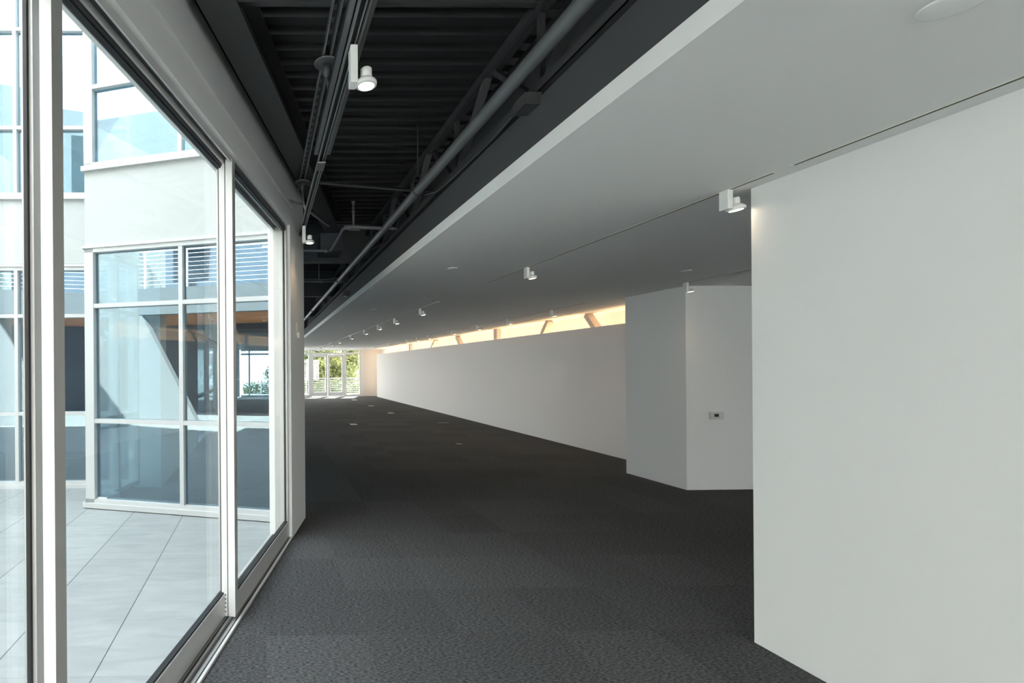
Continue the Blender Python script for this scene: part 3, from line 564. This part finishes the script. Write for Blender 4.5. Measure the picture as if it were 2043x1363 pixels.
# ------------------------------------------------------------------ track spotlights
def spotlight(loc, label, group, tilt=(0.0,0.0), lamp=30, scale=1, hang=.115, lensm=LENS, out=.05, side=1, copy_of=None):
    """white track head: housing box, yoke arm, socket, bezel ring, lens. loc = point on the ceiling/track"""
    if copy_of:
        r = copy_of.copy(); COL.objects.link(r); r.location = loc; r['label'] = label; r['group'] = group
        for ch in copy_of.children:
            c = ch.copy(); COL.objects.link(c); c.parent = r
    else:
        r = thing('track_spotlight', Vector(loc), label, 'spotlight', group)
        L0 = Vector((0,0,0))
        def part(mb, name, m):
            o = mb.build(name, m); o.parent = r; return o
        g = MB(); g.box(-.016,.016,-.030,.030,-hang,0,None,.003); part(g, 'housing', WHT)
        g = MB(); g.tube([(.012,0,-hang+.022),(out*.7,0,-hang+.022)], .008, 10); part(g, 'arm', WHT)
        H = Matrix.Translation(Vector((out+.008,0,-hang+.030))) @ Matrix.Rotation(tilt[0],4,'Y') @ Matrix.Rotation(tilt[1],4,'X')
        g = MB(); g.lathe([(0,.045),(.022,.045),(.025,.042),(.025,.012),(.022,.008),(.022,0),(.0,0)], H, 24); part(g, 'socket', WHT)
        g = MB(); g.lathe([(.022,.004),(.030,.0),(.045,-.014),(.047,-.022),(.045,-.030),(.036,-.034),(.033,-.028),(.0,-.026)], H, 28); part(g, 'bezel', WHT)
        g = MB(); g.lathe([(0,-.0285),(.033,-.0290),(.034,-.0325),(.0,-.0345)], H, 24); part(g, 'lens', lensm)
    if lamp:
        ld = bpy.data.lights.new('lamp_light', 'SPOT'); ld.energy = lamp; ld.color = (1,.70,.42); ld.spot_size = math.radians(100); ld.spot_blend = 1.0; ld.shadow_soft_size = .03
        lo = bpy.data.objects.new('lamp_light', ld); COL.objects.link(lo); lo.parent = r
        q = Matrix.Translation(Vector((out+.008,0,-hang-.012))) @ Matrix.Rotation(tilt[0],4,'Y') @ Matrix.Rotation(tilt[1],4,'X'); lo.matrix_local = q
    return r
ORD = ['first','second','third','fourth','fifth','sixth','seventh','eighth','ninth','tenth','eleventh','twelfth']
y1 = on_z(1448,381,CZ).y
H1 = spotlight((tr1, y1, CZ-.002), 'white track spotlight at the left edge of the near white wall', 'spotlights on the flush ceiling tracks', (-.12,-.05), .35)
y2 = on_z(1041,534,CZ).y
spotlight((tr1, y2, CZ-.002), 'white track spotlight alone near the middle of the white ceiling', 'spotlights on the flush ceiling tracks', (-.12,-.05), 2.2, copy_of=H1)
y3 = on_z(1361,564,CZ).y
spotlight((xC, y3, CZ-.002), 'white track spotlight in front of the projecting wall corner', 'spotlights on the flush ceiling tracks', (-.12,-.05), 2.2, copy_of=H1)
P0 = H1
for i, u in enumerate((838,787,753.6,726.7,699,674.7,659.3,646.6,638.6,631)):
    r = (on_x(u,650,1.0).y); yy = xB*r
    spotlight((xB, yy, CZ-.002), 'lit track spotlight on the middle ceiling track, %s counted from the camera' % ORD[i], 'spotlights along the middle ceiling track', (-.12,-.05), 6, copy_of=P0)
for i, u in enumerate((1100,1013,952,902,853,831,810,793.5,775,744.5)):
    yy = tE.x*on_x(u,650,1.0).y
    spotlight((tE.x, yy, CZ-.002), 'lit track spotlight close to the partition, %s counted from the camera' % ORD[i], 'spotlights along the partition track', (-.12,-.05), 4.5, copy_of=P0)
# hanging track lights
HH = spotlight((x0, on_z(709,97,3.095).y, 3.095), 'large glowing spotlight on the hanging track at the top of the view', 'spotlights on the hanging track', (0,0), 1.5, hang=.165)
spotlight((x0, on_z(609,452,3.095).y, 3.095), 'small glowing spotlight at the far end of the hanging track by the pier', 'spotlights on the hanging track', (0,0), 1.5, hang=.165, copy_of=HH)
# ------------------------------------------------------------------ ceiling cover plates
def plate(p, r, label):
    g = MB(); g.lathe([(0,-.008),(r*.86,-.008),(r*.97,-.006),(r,-.002),(r,.001),(0,.001)], Matrix.Translation(Vector((p.x,p.y,CZ))), 40); g.build('ceiling_cover_plate', W_FRAME, label=label, cat='cover plate', group='round ceiling cover plates')
plate(on_z(1904,6,CZ), .072, 'large round white cover plate in the top right corner of the view')
for u, v, lb in ((903,535,'round white cover plate alone at mid ceiling near the lip'), (1369,540,'round white cover plate before the projecting block'), (1027,619,'round white cover plate between the two rows of track lights'), (746,617.4,'round white cover plate left of the middle track, second from the camera'), (682,651,'round white cover plate left of the middle track near the far doors'), (885,652.2,'faint round cover plate above the partition lights')):
    plate(on_z(u,v,CZ), .05, lb)
# ------------------------------------------------------------------ floor boxes
for u, v, w, l, lb in ((705.5,847,.19,.28,'pale floor outlet plate nearest the white pier, left of the others'), (780,824.5,.2,.26,'pale floor outlet plate, third from the far doors'), (740.5,810,.22,.26,'pale floor outlet plate, second from the far doors'), (707,798.4,.24,.3,'pale floor outlet plate closest to the far doors'), (916,886,.12,.06,'small floor outlet plate nearest the camera'), (883.5,844,.36,.06,'thin wide floor outlet plate near the partition')):
    p = on_z(u,v,0); t = thing('floor_outlet', p, lb, 'floor outlet', 'floor outlet plates in the carpet')
    MB().box(p.x-w/2, p.x+w/2, p.y-l/2, p.y+l/2, -.004, .006, mat('brushed plate', (.42,.40,.37,1), .35, metal=.4) if w > .15 and l > .1 else TRK, .002).build('plate', None, t)
    MB().box(p.x-w/2+.03, p.x+w/2-.03, p.y-l/4, p.y+l/4, .006, .008, ALU).build('lid', None, t)
# ------------------------------------------------------------------ thermostat
fn = Vector((c3.x-c2.x, c3.y-c2.y, 0)).normalized(); fo = Vector((fn.y, -fn.x, 0))
def on_face(u, v):
    d = ray(u, v); o = Vector((0,0,HC)); k = (c2-o).dot(fo)/d.dot(fo); return o+d*k
tc_ = on_face(1426.5, 829.5); t = thing('thermostat', tc_, 'white wall thermostat with a small dark display on the block face', 'thermostat')
def tb(mb, a0, a1, z0, z1, d0, d1, m, bev=0):
    P = lambda a, d, z: tc_ + fn*a + fo*d + Vector((0,0,z)); mb.hexa([P(a0,d1,z0),P(a1,d1,z0),P(a1,d0,z0),P(a0,d0,z0),P(a0,d1,z1),P(a1,d1,z1),P(a1,d0,z1),P(a0,d0,z1)], m, bev); return mb
tb(MB(), -.088,.088,-.048,.048,.004,.034,THERM,.006).build('body', None, t)
tb(MB(), -.040,.018,-.012,.026,.034,.036,SCREEN).build('display', None, t)
tb(MB(), .040,.056,.002,.022,.034,.038,W_FRAME,.002).build('button', None, t)
tb(MB(), .040,.056,-.028,-.008,.034,.038,W_FRAME,.002).build('button', None, t)
tb(MB(), -.10,.10,-.056,.056,-.002,.004,WHT).build('back_plate', None, t)
# hook plate on the pier
s_, z_ = on_n(593, 658, PN); p = fp(s_, PN, z_); t = thing('wall_hook', p, 'small pale bracket on the white pier', 'bracket')
g = MB(); g.tube([p+T*a+N*.004+Vector((0,0,b)) for a,b in ((-.05,-.07),(-.05,.05),(-.03,.07),(.02,.07),(.045,.05),(.05,0))], .004, 8); g.build('loop', CREAM, t)
g = MB(); g.hexa([p+T*a+N*d+Vector((0,0,b)) for b in (-.085,-.03) for a,d in ((.0,.0),(.05,.0),(.05,.02),(.0,.02))], ALU_W, .003); g.build('latch', None, t)
# outlet on the niche wall
o_ = on_y(262, 906, ci.y-.002); t = thing('wall_outlet', o_, 'white wall outlet seen through the bay glass', 'outlet')
MB().box(o_.x-.04,o_.x+.04,o_.y-.006,o_.y+.001,o_.z-.062,o_.z+.062,WHT,.002).build('cover', None, t)
for dz in (-.026,.026): MB().box(o_.x-.017,o_.x+.017,o_.y-.009,o_.y-.005,o_.z+dz-.015,o_.z+dz+.015,ALU_W,.002).build('socket', None, t)
for u_, w in ((236,.004),):
    pass
MB().fbox(2.0, 2.0+.3, -2.5, -2.38, .0, .12).build('trim_6', W_FRAME, kind='structure')
# numerals on the courtyard glass
for v, lb in ((713,'pale numeral 2 on the upper part of the courtyard window'), (881,'pale numeral 2 on the lower part of the courtyard window')):
    p = on_y(50, v, LY+.02); cu = bpy.data.curves.new('t','FONT'); cu.body = '2'; cu.size = .13; cu.extrude = .002; cu.align_x = 'CENTER'; cu.align_y = 'CENTER'
    to = bpy.data.objects.new('t', cu); COL.objects.link(to); bpy.context.view_layer.update(); me = bpy.data.meshes.new_from_object(to.evaluated_get(bpy.context.evaluated_depsgraph_get())); bpy.data.objects.remove(to)
    o = bpy.data.objects.new('number_decal', me); COL.objects.link(o); me.materials.clear(); me.materials.append(DECAL); o.location = p; o.rotation_euler = (math.pi/2,0,0); tag(o, lb, 'decal')
# ------------------------------------------------------------------ steel behind the partition
for u, lb in ((988,'tan steel column rising behind the partition, nearer of the two'), (816.7,'tan steel column rising behind the partition near its far end')):
    yy = 6.56*on_x(u,660,1.0).y; g = MB(); g.box(6.56,6.68,yy-.1,yy+.1,0,CZ); g.build('steel_column', STEELW, label=lb, cat='column')
for (u0,v0,u1,v1), lb in (((1175,631,1191,655),'tan diagonal brace above the partition nearest the projecting block'), ((1096,643,1085,668),'tan diagonal brace leaning left above the partition, second from the block'), ((913,672,921,690),'tan diagonal brace far along the partition leaning right'), ((869,681,863,694),'tan diagonal brace farthest along the partition')):
    a = on_x(u0,v0,6.62); b = on_x(u1,v1,6.62); d = (b-a)/(b.z-a.z); top = a + d*(CZ-.02-a.z); bot = a + d*(1.1-a.z)
    MB().bar(top, bot, .10, .14, up=Vector((1,0,0))).build('diagonal_brace', STEELW, label=lb, cat='brace')
# ------------------------------------------------------------------ lights
def area(name, loc, rot, sx, sy, e, col):
    ld = bpy.data.lights.new(name, 'AREA'); ld.shape = 'RECTANGLE'; ld.size = sx; ld.size_y = sy; ld.energy = e; ld.color = col
    o = bpy.data.objects.new(name, ld); COL.objects.link(o); o.location = loc; o.rotation_euler = rot; return o
# warm cove lamp strip standing in the slot behind the partition
area('cove_light', (6.76, 17.9, 2.05), (math.pi, 0, 0), .08, 20.0, 50, (1,.66,.36))
area('cove_light_low', (6.72, 28.1, 1.3), (0, math.pi/2, 0), 2.2, .05, 3, (1,.66,.36))
sun = bpy.data.lights.new('sun','SUN'); sun.energy = 32.0; sun.angle = .01; sun.color = (1,.95,.86)
so_ = bpy.data.objects.new('sun', sun); COL.objects.link(so_); so_.rotation_euler = Vector((-.25,-.70,-.80)).to_track_quat('-Z','Y').to_euler()
w = bpy.data.worlds.new('sky'); S.world = w; w.use_nodes = True; nt = w.node_tree; bg = nt.nodes['Background']
tc = nt.nodes.new('ShaderNodeTexCoord'); sx = nt.nodes.new('ShaderNodeSeparateXYZ'); rp = nt.nodes.new('ShaderNodeValToRGB')
nt.links.new(tc.outputs['Generated'], sx.inputs[0]); nt.links.new(sx.outputs['Z'], rp.inputs[0])
rp.color_ramp.elements[0].position = 0; rp.color_ramp.elements[0].color = (1,.985,.95,1); rp.color_ramp.elements[1].position = .9; rp.color_ramp.elements[1].color = (.83,.90,.99,1)
nt.links.new(rp.outputs[0], bg.inputs[0]); bg.inputs[1].default_value = 5.0
S.view_settings.view_transform = 'Standard'; S.view_settings.look = 'None'; S.view_settings.gamma = 1; S.view_settings.use_curve_mapping = False
S.view_settings.exposure = 1.36
S.cycles.max_bounces = 12; S.cycles.diffuse_bounces = 6; S.cycles.transparent_max_bounces = 24; S.cycles.sample_clamp_indirect = 6
S.cycles.use_denoising = True
